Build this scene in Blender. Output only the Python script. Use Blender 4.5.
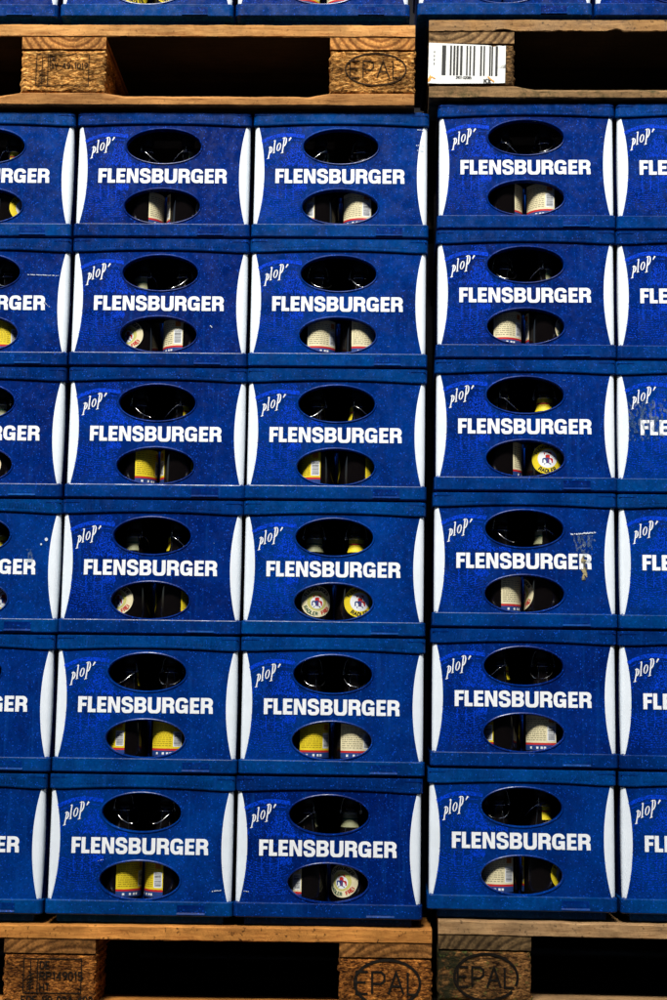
import bpy, bmesh, math, random
from mathutils import Vector, Matrix, noise
from mathutils.geometry import tessellate_polygon
R = math.radians
scene = bpy.context.scene
for o in list(bpy.data.objects): bpy.data.objects.remove(o)
col = scene.collection
random.seed(7)

# ------------------------------------------------------------------ camera
cam_d = bpy.data.cameras.new("camera"); cam = bpy.data.objects.new("camera", cam_d); col.objects.link(cam)
scene.camera = cam
CAM = Vector((.81403, -2.42976, .32557)); YAW, PIT, ROL = -.02702, .14095, .01499
fwd = Vector((math.sin(YAW)*math.cos(PIT), math.cos(YAW)*math.cos(PIT), math.sin(PIT)))
rt = Vector((math.cos(YAW), -math.sin(YAW), 0)); up = rt.cross(fwd)
rt2 = rt*math.cos(ROL) + up*math.sin(ROL); up2 = up*math.cos(ROL) - rt*math.sin(ROL)
cam.matrix_world = Matrix(((rt2.x, up2.x, -fwd.x, CAM.x), (rt2.y, up2.y, -fwd.y, CAM.y), (rt2.z, up2.z, -fwd.z, CAM.z), (0, 0, 0, 1)))
cam_d.sensor_fit = 'VERTICAL'; cam_d.sensor_height = 36; cam_d.lens = 54
cam_d.clip_start = .05; cam_d.clip_end = 500

# ------------------------------------------------------------------ light
w = bpy.data.worlds.new("World"); scene.world = w; w.use_nodes = True
nt = w.node_tree; bg = nt.nodes['Background']
sky = nt.nodes.new('ShaderNodeTexSky'); sky.sky_type = 'NISHITA'; sky.sun_disc = False
SUN_EL, SUN_AZ = 50, 192          # azimuth clockwise from +Y: the sun stands behind the camera, high
sky.sun_elevation = R(SUN_EL); sky.sun_rotation = R(SUN_AZ); sky.dust_density = 2.5; sky.air_density = 1.0
nt.links.new(sky.outputs[0], bg.inputs[0]); bg.inputs[1].default_value = .085
sd = bpy.data.lights.new("sun", 'SUN'); sun = bpy.data.objects.new("sun", sd); col.objects.link(sun)
sd.energy = 2.4; sd.angle = R(12); sd.color = (1, .985, .95)
sdir = Vector((math.sin(R(SUN_AZ))*math.cos(R(SUN_EL)), math.cos(R(SUN_AZ))*math.cos(R(SUN_EL)), math.sin(R(SUN_EL))))
sun.rotation_euler = sdir.to_track_quat('Z', 'Y').to_euler()
scene.view_settings.view_transform = 'Standard'; scene.view_settings.look = 'None'
scene.view_settings.gamma = 1; scene.view_settings.exposure = 1.34

# ------------------------------------------------------------------ helpers
def mesh_obj(name, bm_or_data, mats, parent=None, loc=(0, 0, 0), smooth=False, mi=None):
    me = bpy.data.meshes.new(name)
    if isinstance(bm_or_data, tuple): me.from_pydata(bm_or_data[0], [], bm_or_data[1])
    else: bm_or_data.to_mesh(me); bm_or_data.free()
    for m in (mats if isinstance(mats, (list, tuple)) else [mats]): me.materials.append(m)
    if mi:
        for p, i in zip(me.polygons, mi): p.material_index = i
    me.update()
    if smooth:
        for p in me.polygons: p.use_smooth = True
    o = bpy.data.objects.new(name, me); col.objects.link(o); o.location = loc
    if parent: o.parent = parent
    return o
def tag(o, label=None, cat=None, group=None, kind=None):
    if label: o['label'] = label
    if cat: o['category'] = cat
    if group: o['group'] = group
    if kind: o['kind'] = kind
def empty(name, loc=(0, 0, 0), rot=(0, 0, 0)):
    o = bpy.data.objects.new(name, None); o.empty_display_size = .02; col.objects.link(o)
    o.location = loc; o.rotation_euler = rot; return o
kids = {}
def copy_tree(o, parent=None):
    c = o.copy(); col.objects.link(c)
    if parent: c.parent = parent
    for ch in kids[o.name]:
        c2 = ch.copy(); col.objects.link(c2); c2.parent = c
        for g in kids.get(ch.name, []):
            c3 = g.copy(); col.objects.link(c3); c3.parent = c2
    return c
def remember(root):
    allo = list(col.objects)
    kids[root.name] = [x for x in allo if x.parent == root]
    for k in kids[root.name]: kids[k.name] = [x for x in allo if x.parent == k]
class MB:
    def __init__(s): s.v = []; s.f = []; s.m = []
    def add(s, vs, fs, m=0):
        b = len(s.v); s.v += [tuple(v) for v in vs]; s.f += [tuple(i+b for i in f) for f in fs]; s.m += [m]*len(fs)
    def box(s, x0, x1, y0, y1, z0, z1, m=0):
        s.add([(x0,y0,z0),(x1,y0,z0),(x1,y1,z0),(x0,y1,z0),(x0,y0,z1),(x1,y0,z1),(x1,y1,z1),(x0,y1,z1)],
              [(0,3,2,1),(4,5,6,7),(0,1,5,4),(1,2,6,5),(2,3,7,6),(3,0,4,7)], m)
    def quad(s, a, b, c, d, m=0): s.add([a, b, c, d], [(0, 1, 2, 3)], m)
    def obj(s, name, mats, parent=None, loc=(0, 0, 0), smooth=False): return mesh_obj(name, (s.v, s.f), mats, parent, loc, smooth, s.m)
def sweep(pts, r, n=6):
    """round tube along pts"""
    vs, fs = [], []; P = [Vector(p) for p in pts]
    for i, p in enumerate(P):
        t = (P[min(i+1, len(P)-1)] - P[max(i-1, 0)]).normalized()
        a = t.orthogonal().normalized() if i == 0 else (a - t*a.dot(t)).normalized()
        b = t.cross(a)
        for k in range(n):
            q = 2*math.pi*k/n; vs.append(p + (a*math.cos(q) + b*math.sin(q))*r)
    for i in range(len(P)-1):
        for k in range(n): fs.append((i*n+k, i*n+(k+1) % n, (i+1)*n+(k+1) % n, (i+1)*n+k))
    fs.append(tuple(range(n))); fs.append(tuple((len(P)-1)*n+k for k in range(n))[::-1])
    return vs, fs
def tess(outer, holes=()):
    loops = [[Vector((x, y, 0)) for x, y in L] for L in (outer, *holes)]
    tris = tessellate_polygon(loops); pts = [(v.x, v.y) for L in loops for v in L]
    out = []
    for t in tris:
        (ax, ay), (bx, by), (cx, cy) = (pts[i] for i in t)
        out.append(t if (bx-ax)*(cy-ay)-(by-ay)*(cx-ax) > 0 else t[::-1])
    return pts, out
def ribbon(pts, wd):
    """flat stroke of width wd (number or list) along 2-D points -> outline strip (pts, faces)"""
    n = len(pts); L = []; Rr = []
    for i, (x, y) in enumerate(pts):
        x0, y0 = pts[max(i-1, 0)]; x1, y1 = pts[min(i+1, n-1)]
        dx, dy = x1-x0, y1-y0; d = math.hypot(dx, dy) or 1
        ww = (wd[i] if isinstance(wd, (list, tuple)) else wd)/2
        if 0 < i < n-1:                                    # mitre
            ax, ay = x-x0, y-y0; bx, by = x1-x, y1-y
            la, lb = math.hypot(ax, ay) or 1, math.hypot(bx, by) or 1
            c = max(.5, math.sqrt(max(0, (1+(ax*bx+ay*by)/(la*lb))/2))); ww /= c
            dx, dy = ax/la+bx/lb, ay/la+by/lb; d = math.hypot(dx, dy) or 1
        nx, ny = -dy/d*ww, dx/d*ww
        L.append((x+nx, y+ny)); Rr.append((x-nx, y-ny))
    vs = Rr+L
    return vs, [(i, i+1, n+i+1, n+i) for i in range(n-1)]
def arc(cx, cy, rx, ry, a0, a1, n=10):
    return [(cx+rx*math.cos(R(a0+(a1-a0)*i/n)), cy+ry*math.sin(R(a0+(a1-a0)*i/n))) for i in range(n+1)]
def dens(pts, step):
    out = [pts[0]]
    for a, b in zip(pts, pts[1:]):
        k = max(1, int(math.dist(a, b)/step))
        out += [(a[0]+(b[0]-a[0])*i/k, a[1]+(b[1]-a[1])*i/k) for i in range(1, k+1)]
    return out

# ------------------------------------------------------------------ materials
def mat(name, base=(.5, .5, .5), rough=.5, spec=.5, metal=0):
    m = bpy.data.materials.new(name); m.use_nodes = True; b = m.node_tree.nodes['Principled BSDF']
    b.inputs['Base Color'].default_value = (*base, 1); b.inputs['Roughness'].default_value = rough
    b.inputs['Specular IOR Level'].default_value = spec; b.inputs['Metallic'].default_value = metal
    return m, m.node_tree, b
class N:
    def __init__(s, nt): s.nt = nt; s.tc = nt.nodes.new('ShaderNodeTexCoord')
    def node(s, t, **k):
        n = s.nt.nodes.new(t)
        for a, v in k.items(): setattr(n, a, v)
        return n
    def link(s, a, b): s.nt.links.new(a, b)
    def mapped(s, sc=(1, 1, 1), loc=(0, 0, 0), rnd=True):
        mp = s.node('ShaderNodeMapping'); mp.inputs['Scale'].default_value = sc; mp.inputs['Location'].default_value = loc
        src = s.tc.outputs['Object']
        if rnd:
            oi = s.node('ShaderNodeObjectInfo'); sc2 = s.node('ShaderNodeVectorMath', operation='SCALE')
            cb = s.node('ShaderNodeCombineXYZ')
            for k in range(3): s.link(oi.outputs['Random'], cb.inputs[k])
            s.link(cb.outputs[0], sc2.inputs[0]); sc2.inputs['Scale'].default_value = 3.7
            ad = s.node('ShaderNodeVectorMath', operation='ADD'); s.link(src, ad.inputs[0]); s.link(sc2.outputs[0], ad.inputs[1]); src = ad.outputs[0]
        s.link(src, mp.inputs[0]); return mp.outputs[0]
    def noise(s, vec, scale, detail=4, rough=.6, dist=0):
        n = s.node('ShaderNodeTexNoise'); n.inputs['Scale'].default_value = scale; n.inputs['Detail'].default_value = detail
        n.inputs['Roughness'].default_value = rough; n.inputs['Distortion'].default_value = dist; s.link(vec, n.inputs['Vector']); return n.outputs['Fac']
    def ramp(s, fac, stops):
        r = s.node('ShaderNodeValToRGB'); e = r.color_ramp.elements
        while len(e) < len(stops): e.new(.5)
        for el, (p, c) in zip(e, stops): el.position = p; el.color = (*c, 1) if len(c) == 3 else c
        s.link(fac, r.inputs[0]); return r.outputs[0]
    def mix(s, fac, a, b, mode='MIX'):
        m = s.node('ShaderNodeMix', data_type='RGBA', blend_type=mode)
        for sock, v in ((m.inputs[0], fac), (m.inputs[6], a), (m.inputs[7], b)):
            if hasattr(v, 'is_linked'): s.link(v, sock)
            elif isinstance(v, (int, float)): sock.default_value = v
            else: sock.default_value = (*v, 1)
        return m.outputs[2]
    def bump(s, h, bsdf, strength=.3, dist=.001):
        b = s.node('ShaderNodeBump'); b.inputs['Strength'].default_value = strength; b.inputs['Distance'].default_value = dist
        s.link(h, b.inputs['Height']); s.link(b.outputs[0], bsdf.inputs['Normal'])
W3 = lambda v: (v, v, v)

def plastic_blue(name='blue_plastic', kg=1.0, kb=1.0, grime=.5):
    m, nt, b = mat(name, (.002, .022, .17), .25, .16); n = N(nt)
    v = n.mapped(); oi = n.node('ShaderNodeObjectInfo')
    base = n.ramp(oi.outputs['Random'], [(0, (.0, .0130*kg, .120*kb)), (.5, (.0, .0185*kg, .146*kb)), (1, (.0, .0275*kg, .172*kb))])
    cloud = n.ramp(n.noise(v, 14, 4), [(.35, (.50, .62, .70)), (.7, (1.35, 1.38, 1.30))])
    base = n.mix(1.0, base, cloud, 'MULTIPLY')
    mott = n.ramp(n.noise(v, 210, 4, .75), [(.36, (.78, .80, .84)), (.50, (1, 1, 1)), (.68, (1.35, 1.35, 1.3))])
    base = n.mix(1.0, base, mott, 'MULTIPLY')
    # vertical streaks of dried run-off
    v2 = n.mapped((160, 160, 7)); st = n.ramp(n.noise(v2, 1, 3), [(.56, W3(0)), (.78, W3(.55))])
    base = n.mix(st, base, (.003, .050, .26))
    # fine pale specks (dust, droplets)
    vo = n.node('ShaderNodeTexVoronoi'); vo.inputs['Scale'].default_value = 260; n.link(v, vo.inputs['Vector'])
    sp = n.ramp(vo.outputs['Distance'], [(.13, W3(1)), (.30, W3(0))])
    gate = n.ramp(n.noise(v, 120, 1), [(.45, W3(0)), (.55, W3(1))])
    spk = n.mix(1.0, sp, gate, 'MULTIPLY')
    k = n.mix(1.0, spk, W3(.75), 'MULTIPLY')
    base = n.mix(k, base, (.008, .10, .72))
    # grime
    g = n.ramp(n.noise(v, 34, 6, .7), [(.62, W3(0)), (.80, W3(grime))])
    base = n.mix(g, base, (.010, .035, .09))
    n.link(base, b.inputs['Base Color'])
    ro = n.ramp(n.noise(v, 60, 4), [(.3, W3(.16)), (.75, W3(.42))]); n.link(ro, b.inputs['Roughness'])
    n.bump(n.noise(v, 420, 2), b, .14, .0006)
    return m
BLUE = plastic_blue(); RIM = plastic_blue('greener_blue_rim', 1.55, 1.04, .7)  # rim plastic in a greener blue, with more grime
def emblem_mat():
    m, nt, b = mat('bright_blue_print', (.003, .05, .6), .35, .1); n = N(nt); v = n.mapped()
    f = n.ramp(n.noise(v, 330, 3, .7), [(.38, (.0003, .026, .22)), (.58, (.002, .056, .72))])
    n.link(f, b.inputs['Base Color']); return m
EMB = emblem_mat()
def white_mat(name, c=(.82, .86, .88), spots=.5, yel=0):
    m, nt, b = mat(name, c, .4, .35); n = N(nt); v = n.mapped()
    a = n.ramp(n.noise(v, 25, 5, .65), [(.35, tuple(x*.93 for x in c)), (.65, c)])
    d = n.ramp(n.noise(v, 190, 4, .7), [(.68, W3(0)), (.80, W3(spots))])
    a = n.mix(d, a, (.30, .34, .36)); n.link(a, b.inputs['Base Color']); return m
STRIP = white_mat('white_strip_plastic', (.80, .86, .90)); INK = white_mat('white_print', (.88, .90, .90), .25)

def wood(name, light, dark, axis=0, speck=.4, green=0, contrast=1.0, fibre=1.0, greyed=0):
    m, nt, b = mat(name, light, .85, .15); n = N(nt)
    sc = [95, 95, 95]; sc[axis] = 11
    v = n.mapped(tuple(sc)); vi = n.mapped()
    f = n.noise(v, 1.6*fibre, 7, .74, .5)
    c = n.ramp(f, [(.30, dark), (.48, tuple((a*.45+bb*.55) for a, bb in zip(dark, light))), (.66, light)])
    big = n.ramp(n.noise(vi, 9, 4, .6), [(.30, W3(1-.45*contrast)), (.68, W3(1.15))])
    c = n.mix(1.0, c, big, 'MULTIPLY')
    ck = [420, 420, 420]; ck[axis] = 9
    c = n.mix(n.ramp(n.noise(n.mapped(tuple(ck)), 1, 3, .6), [(.66, W3(0)), (.72, W3(.8))]), c, tuple(x*.15 for x in dark))
    pit = n.ramp(n.noise(vi, 150, 4, .7), [(.585, W3(0)), (.68, W3(speck))])
    c = n.mix(pit, c, tuple(x*.12 for x in dark))
    st = n.ramp(n.noise(vi, 22, 4, .7), [(.60, W3(0)), (.72, W3(.7*contrast))])
    c = n.mix(st, c, tuple(x*.42 for x in light))
    if greyed: c = n.mix(n.ramp(n.noise(vi, 16, 3), [(.4, W3(0)), (.6, W3(greyed))]), c, (.16, .13, .095))
    if green:
        gm = n.ramp(n.noise(vi, 30, 5, .7), [(.5-.12*green, W3(0)), (.66, W3(.85))])
        c = n.mix(gm, c, (.018, .026, .008))
    n.link(c, b.inputs['Base Color']); n.bump(f, b, .6, .0015); return m
def chip(name, a, mid, dark, green=0, scale=1.0):
    m, nt, b = mat(name, a, .9, .1); n = N(nt)
    v = n.mapped((1, 1, 2.6)); vi = n.mapped()
    f = n.noise(v, 120*scale, 5, .72, .8)
    c = n.ramp(f, [(.38, dark), (.50, mid), (.64, a)])
    vo = n.node('ShaderNodeTexVoronoi'); vo.inputs['Scale'].default_value = 190*scale; n.link(v, vo.inputs['Vector'])
    tone = n.ramp(vo.outputs['Color'], [(.2, W3(.62)), (.8, W3(1.3))]); c = n.mix(1.0, c, tone, 'MULTIPLY')
    blot = n.ramp(n.noise(vi, 26, 4), [(.36, W3(.38)), (.64, W3(1.2))]); c = n.mix(1.0, c, blot, 'MULTIPLY')
    if green:
        sx = n.node('ShaderNodeSeparateXYZ'); n.link(n.tc.outputs['Object'], sx.inputs[0])
        gr = n.node('ShaderNodeMapRange'); gr.inputs[1].default_value = -.085; gr.inputs[2].default_value = .02; gr.inputs[3].default_value = .28; gr.inputs[4].default_value = -.05
        n.link(sx.outputs[0], gr.inputs[0]); ad = n.node('ShaderNodeMath', operation='ADD'); n.link(n.noise(vi, 45, 5, .7), ad.inputs[0]); n.link(gr.outputs[0], ad.inputs[1])
        gm = n.ramp(ad.outputs[0], [(.55, W3(0)), (.72, W3(.9*green))]); c = n.mix(gm, c, (.010, .015, .006))
        gm2 = n.ramp(n.noise(vi, 110, 3), [(.60, W3(0)), (.68, W3(.6*green))]); c = n.mix(gm2, c, (.10, .13, .03))
    n.link(c, b.inputs['Base Color']); n.bump(f, b, 1.0, .003); return m
def endgrain(name, light, dark, cx=0, cz=-.05):
    m, nt, b = mat(name, light, .85, .12); n = N(nt)
    mp = n.node('ShaderNodeMapping'); mp.inputs['Location'].default_value = (-cx, 0, -cz); n.link(n.tc.outputs['Object'], mp.inputs[0])
    mp2 = n.node('ShaderNodeMapping'); mp2.inputs['Scale'].default_value = (1, 0, 1); n.link(mp.outputs[0], mp2.inputs[0])
    wv = n.node('ShaderNodeTexWave', wave_type='RINGS', rings_direction='Y'); wv.inputs['Scale'].default_value = 26; wv.inputs['Distortion'].default_value = 1.6
    wv.inputs['Detail'].default_value = 3; wv.inputs['Detail Scale'].default_value = 1.2; n.link(mp2.outputs[0], wv.inputs['Vector'])
    vi = n.mapped(); c = n.ramp(wv.outputs['Fac'], [(.05, tuple(a_*.85+b_*.15 for a_, b_ in zip(dark, light))), (.6, light)])
    c = n.mix(1.0, c, n.ramp(n.noise(n.mapped((1, 1, 1)), 240, 5, .75), [(.35, W3(.55)), (.65, W3(1.25))]), 'MULTIPLY')
    c = n.mix(1.0, c, n.ramp(n.noise(vi, 30, 5, .7), [(.33, W3(.45)), (.65, W3(1.2))]), 'MULTIPLY')
    c = n.mix(n.ramp(n.noise(vi, 130, 4), [(.6, W3(0)), (.7, W3(.6))]), c, tuple(x*.2 for x in dark))
    n.link(c, b.inputs['Base Color']); n.bump(wv.outputs['Fac'], b, .5, .001); return m

M = {}
M['lt_board'] = wood('bright_pine_board', (.75, .39, .125), (.34, .12, .026), speck=.6)
M['lt_low'] = wood('tan_pine_board', (.55, .265, .080), (.20, .07, .016), speck=.5)
M['lt_chip'] = chip('pale_pressed_wood', (.90, .50, .15), (.46, .19, .038), (.06, .020, .004))
M['lt_end'] = endgrain('tan_end_grain', (.55, .24, .06), (.19, .06, .012), .012, .052)
M['rt_board'] = wood('weathered_grey_board', (.50, .28, .105), (.16, .07, .022), speck=.9, greyed=.3)
M['rt_low'] = wood('dark_weathered_board', (.34, .20, .085), (.10, .055, .022), speck=.7, green=.08)
M['rt_chip'] = chip('weathered_pressed_wood', (.34, .19, .07), (.15, .08, .028), (.03, .015, .006))
M['rt_end'] = endgrain('weathered_end_grain', (.32, .19, .08), (.09, .045, .018), -.05, .09)
M['lb_board'] = wood('orange_pine_board', (.78, .33, .070), (.34, .11, .020), speck=.95)
M['lb_chip'] = chip('orange_pressed_wood', (.70, .27, .050), (.28, .09, .016), (.018, .006, .002))
M['lb_end'] = endgrain('orange_end_grain', (.30, .125, .030), (.12, .045, .010), .04, -.11)
M['rb_board'] = wood('greyish_pine_board', (.58, .35, .155), (.24, .12, .045), speck=.8, greyed=.12)
M['rb_chip'] = chip('mossy_pressed_wood', (.42, .20, .058), (.18, .078, .022), (.016, .008, .004), green=1.0)
M['inner'] = wood('inner_board_shade_tone', (.028, .019, .011), (.012, .008, .004), speck=.5)  # darkened so the shade inside the pallets sits in the wood colour
M['rb_end'] = endgrain('dark_end_grain', (.15, .090, .036), (.045, .026, .011), .09, -.08)
def stamp_mat(name, c=(.012, .009, .006), under=(.3, .15, .04), worn=.55):
    m, nt, b = mat(name, c, .9, .1); n = N(nt); vi = n.mapped()
    f = n.ramp(n.noise(vi, 160, 4, .7), [(worn, W3(0)), (worn+.07, W3(1))])
    n.link(n.mix(f, c, under), b.inputs['Base Color']); return m
ST_LB = stamp_mat('burned_stamp', under=(.040, .017, .006), worn=.70)
ST_LT = stamp_mat('dark_stamp', (.035, .018, .008), (.16, .075, .022), .66)
ST_RB = stamp_mat('faded_stamp', (.008, .006, .004), (.030, .015, .007), .62)
STEEL, _, _ = mat('nail_steel', (.12, .10, .09), .6, .4, .6)

# ------------------------------------------------------------------ lettering
def glyph_polys():
    """heavy grotesque capitals, cap height 125; each entry: (width, [(outer, holes)], [(stroke, width)])"""
    G = {}
    G['F'] = (76, [([(0,0),(33,0),(33,49),(69,49),(69,74),(33,74),(33,99),(76,99),(76,125),(0,125)], [])])
    G['L'] = (68, [([(0,0),(68,0),(68,27),(33,27),(33,125),(0,125)], [])])
    G['E'] = (78, [([(0,0),(79,0),(79,26),(33,26),(33,50),(72,50),(72,75),(33,75),(33,99),(78,99),(78,125),(0,125)], [])])
    G['N'] = (103, [([(0,0),(31,0),(31,80),(68,0),(103,0),(103,125),(72,125),(72,47),(36,125),(0,125)], [])])
    U = [(0,125),(0,40)]+arc(33,34,33,36,180,270,6)[1:]+arc(77,34,33,36,270,360,6)[0:]+[(110,40),(110,125),(77,125),(77,42)]+arc(62,40,15,17,0,-90,5)[1:]+arc(48,40,15,17,270,180,5)+[(33,42),(33,125)]
    G['U'] = (110, [(U, [])])
    B = [(0,0),(62,0)]+arc(66,36,37,36,-90,30,8)+[(88,64),(92,72)]+arc(64,93,36,32,-15,90,7)+[(0,125)]
    G['B'] = (104, [(B, [[(33,24),(58,24)]+arc(58,38,12,13,-90,90,6)+[(33,51)], [(33,76),(56,76)]+arc(56,88,11,12,-90,90,6)+[(33,100)]])])
    Rg = [(0,0),(33,0),(33,48),(54,48)]+arc(54,34,14,14,90,20,4)+[(69,0),(103,0),(101,36)]+arc(84,42,17,16,0,50,3)+[(88,60)]+arc(64,88,38,37,-35,90,8)+[(0,125)]
    G['R'] = (103, [(Rg, [[(33,73),(56,73)]+arc(56,86.5,12,13.5,-90,90,6)+[(33,100)]])])
    return G
SC_ = [(78,85),(78,98),(66,113),(46,115),(20,112),(14,98),(15,78),(30,70),(50,64),(74,56),(82,46),(82,26),(72,12),(48,10),(22,11),(15,28),(15,41)]
GC_ = [(92,84),(89,100),(75,110.5),(54,112),(32,109),(19,95),(16,62),(19,30),(33,15.5),(54,13),(74,17),(86,28),(92,44)]
def smooth(pts, it=2):
    for _ in range(it):
        q = [pts[0]]
        for a, b in zip(pts, pts[1:]): q += [(a[0]*.75+b[0]*.25, a[1]*.75+b[1]*.25), (a[0]*.25+b[0]*.75, a[1]*.25+b[1]*.75)]
        pts = q+[pts[-1]]
    return pts
def wordmark_data(x0, x1, zb, h, y):
    G = glyph_polys(); starts = dict(zip(range(11), (67,150,230,322,440,548,662,785,897,1022,1114)))
    sx = (x1-x0)/(1219-67); sz = h/125; mb = MB()
    def put(pts, faces, ox, dy=0): mb.add([(x0+(ox-67+px)*sx, y-dy, zb+pz*sz) for px, pz in pts], faces)
    for i, ch in enumerate("FLENSBURGER"):
        ox = starts[i]
        if ch == 'S':
            p = smooth(SC_, 3); wd = []
            for j in range(len(p)-1+1):
                q0, q1 = p[max(j-1,0)], p[min(j+1,len(p)-1)]; a = abs(q1[0]-q0[0])/(math.dist(q0,q1) or 1); wd.append(32-5*a)
            v, f = ribbon(p, wd); put(v, f, ox)
        elif ch == 'G':
            p = smooth(GC_, 2); wd = []
            for j in range(len(p)):
                q0, q1 = p[max(j-1,0)], p[min(j+1,len(p)-1)]; a = abs(q1[0]-q0[0])/(math.dist(q0,q1) or 1); wd.append(33-7*a)
            v, f = ribbon(p, wd); put(v, f, ox)
            put([(54,43),(107,43),(107,67),(54,67)], [(0,1,2,3)], ox, .00005)
            put([(83,0),(107,0),(107,44),(80,44)], [(0,1,2,3)], ox, .0001)
        else:
            for outer, holes in G[ch][1]:
                v, f = tess(outer, holes); put(v, f, ox)
    return mb
def slogan_data(xl, y):
    """'plop' with a tick, slanted thin-and-thick serif letters rising to the right (mm traced from the crate)"""
    mb = MB(); k = [0]
    def st(pts, wd):
        v, f = ribbon(pts, wd); k[0] += 1
        mb.add([(xl+(X*.1413+18.85-(Y-(470-.55*X))*.008+.3)/1000, y-.00003*k[0], (211.4-Y*.1358)/1000) for X, Y in v], [g[::-1] for g in f])
    def bowl(cx, cy, rx, ry, a0, a1, thick, thin):
        n = 18; pts = []; wd = []
        for i in range(n+1):
            a = R(a0+(a1-a0)*i/n); px, py = rx*math.cos(a), ry*math.sin(a)
            pts.append((cx+px-py*.14, cy-(-py)*1.0)); wd.append(thin+(thick-thin)*abs(math.cos(a)))
        st(pts, wd)
    st([(76,366),(70,440),(60,520)], [14,14,13]); st([(44,524),(60,521),(76,514)], 7); st([(55,384),(66,374),(78,366)], [6,9,9]); bowl(78,412,19,40,-100,110,15.5,7)
    st([(128,284),(124,360),(124,446)], [13.5,14,14]); st([(112,294),(120,288),(130,284)], 8); st([(110,452),(124,448),(138,442)], 7)
    bowl(180,370,20,50,0,360,13.5,6)
    st([(240,246),(236,340),(228,446)], [14,15,14]); st([(210,452),(228,447),(244,440)], 7); st([(218,262),(230,254),(242,246)], [6,10,9]); bowl(243,305,23,58,-100,110,15.5,6)
    st([(300,292),(309,270),(322,246)], [8,15,20])
    return mb
# single-stroke letters for stamps and small print (unit cell 0..w x 0..1)
SF = {
 'A': (.7, [[(0,0),(.35,1),(.7,0)], [(.14,.36),(.56,.36)]]), 'B': (.6, [[(0,0),(0,1),(.4,1),(.55,.9),(.55,.62),(.4,.52),(0,.52)], [(.4,.52),(.6,.4),(.6,.12),(.42,0),(0,0)]]),
 'C': (.6, [[(.6,.82),(.45,1),(.15,1),(0,.8),(0,.2),(.15,0),(.45,0),(.6,.18)]]), 'D': (.6, [[(0,0),(0,1),(.35,1),(.6,.78),(.6,.22),(.35,0),(0,0)]]),
 'E': (.55, [[(.55,1),(0,1),(0,0),(.55,0)], [(0,.52),(.45,.52)]]), 'F': (.55, [[(.55,1),(0,1),(0,0)], [(0,.52),(.45,.52)]]),
 'G': (.62, [[(.6,.82),(.45,1),(.15,1),(0,.8),(0,.2),(.15,0),(.45,0),(.6,.18),(.6,.48),(.35,.48)]]),
 'H': (.6, [[(0,0),(0,1)], [(.6,0),(.6,1)], [(0,.5),(.6,.5)]]), 'I': (.1, [[(.05,0),(.05,1)]]), 'L': (.5, [[(0,1),(0,0),(.5,0)]]),
 'N': (.6, [[(0,0),(0,1),(.6,0),(.6,1)]]), 'P': (.58, [[(0,0),(0,1),(.42,1),(.58,.86),(.58,.6),(.42,.46),(0,.46)]]),
 'R': (.6, [[(0,0),(0,1),(.42,1),(.58,.86),(.58,.62),(.42,.48),(0,.48)], [(.35,.48),(.6,0)]]),
 'S': (.58, [[(.56,.84),(.42,1),(.14,1),(.02,.86),(.02,.64),(.14,.54),(.44,.46),(.56,.36),(.56,.14),(.42,0),(.14,0),(0,.16)]]),
 'T': (.56, [[(0,1),(.56,1)], [(.28,1),(.28,0)]]), 'U': (.6, [[(0,1),(0,.2),(.15,0),(.45,0),(.6,.2),(.6,1)]]), 'Y': (.6, [[(0,1),(.3,.5),(.6,1)], [(.3,.5),(.3,0)]]),
 'K': (.6, [[(0,0),(0,1)], [(.6,1),(0,.42)], [(.2,.6),(.6,0)]]), 'X': (.6, [[(0,0),(.6,1)], [(0,1),(.6,0)]]),
 '0': (.5, [[(.15,0),(0,.2),(0,.8),(.15,1),(.35,1),(.5,.8),(.5,.2),(.35,0),(.15,0)]]), '1': (.3, [[(0,.78),(.2,1),(.2,0)]]),
 '2': (.5, [[(0,.8),(.15,1),(.38,1),(.5,.8),(.5,.62),(0,0),(.5,0)]]), '4': (.55, [[(.4,0),(.4,1),(0,.3),(.55,.3)]]),
 '5': (.5, [[(.48,1),(.03,1),(.0,.55),(.35,.6),(.5,.42),(.5,.15),(.35,0),(.1,0),(0,.12)]]), '6': (.5, [[(.45,.95),(.2,.9),(0,.5),(0,.15),(.15,0),(.35,0),(.5,.15),(.5,.4),(.35,.55),(.1,.5),(0,.35)]]),
 '8': (.5, [[(.15,.52),(0,.66),(0,.86),(.13,1),(.37,1),(.5,.86),(.5,.66),(.35,.52),(.15,.52),(0,.36),(0,.14),(.15,0),(.35,0),(.5,.14),(.5,.36),(.35,.52)]]),
 '9': (.5, [[(.05,.05),(.3,.1),(.5,.5),(.5,.85),(.35,1),(.15,1),(0,.85),(0,.6),(.15,.45),(.4,.5),(.5,.65)]]),
 '-': (.35, [[(0,.5),(.35,.5)]]), '.': (.1, [[(.05,0),(.05,.12)]]), ' ': (.35, []),
}
def text_strokes(s, x, z, h, gap=.22, wx=1.0):
    out = []
    for ch in s:
        wd, sts = SF[ch]
        for st in sts: out.append([(x+a*h*wx, z+b*h) for a, b in st])
        x += (wd*wx+gap)*h
    return out, x
def text_width(s, h, gap=.22, wx=1.0): return sum((SF[c][0]*wx+gap)*h for c in s)-gap*h

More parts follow.
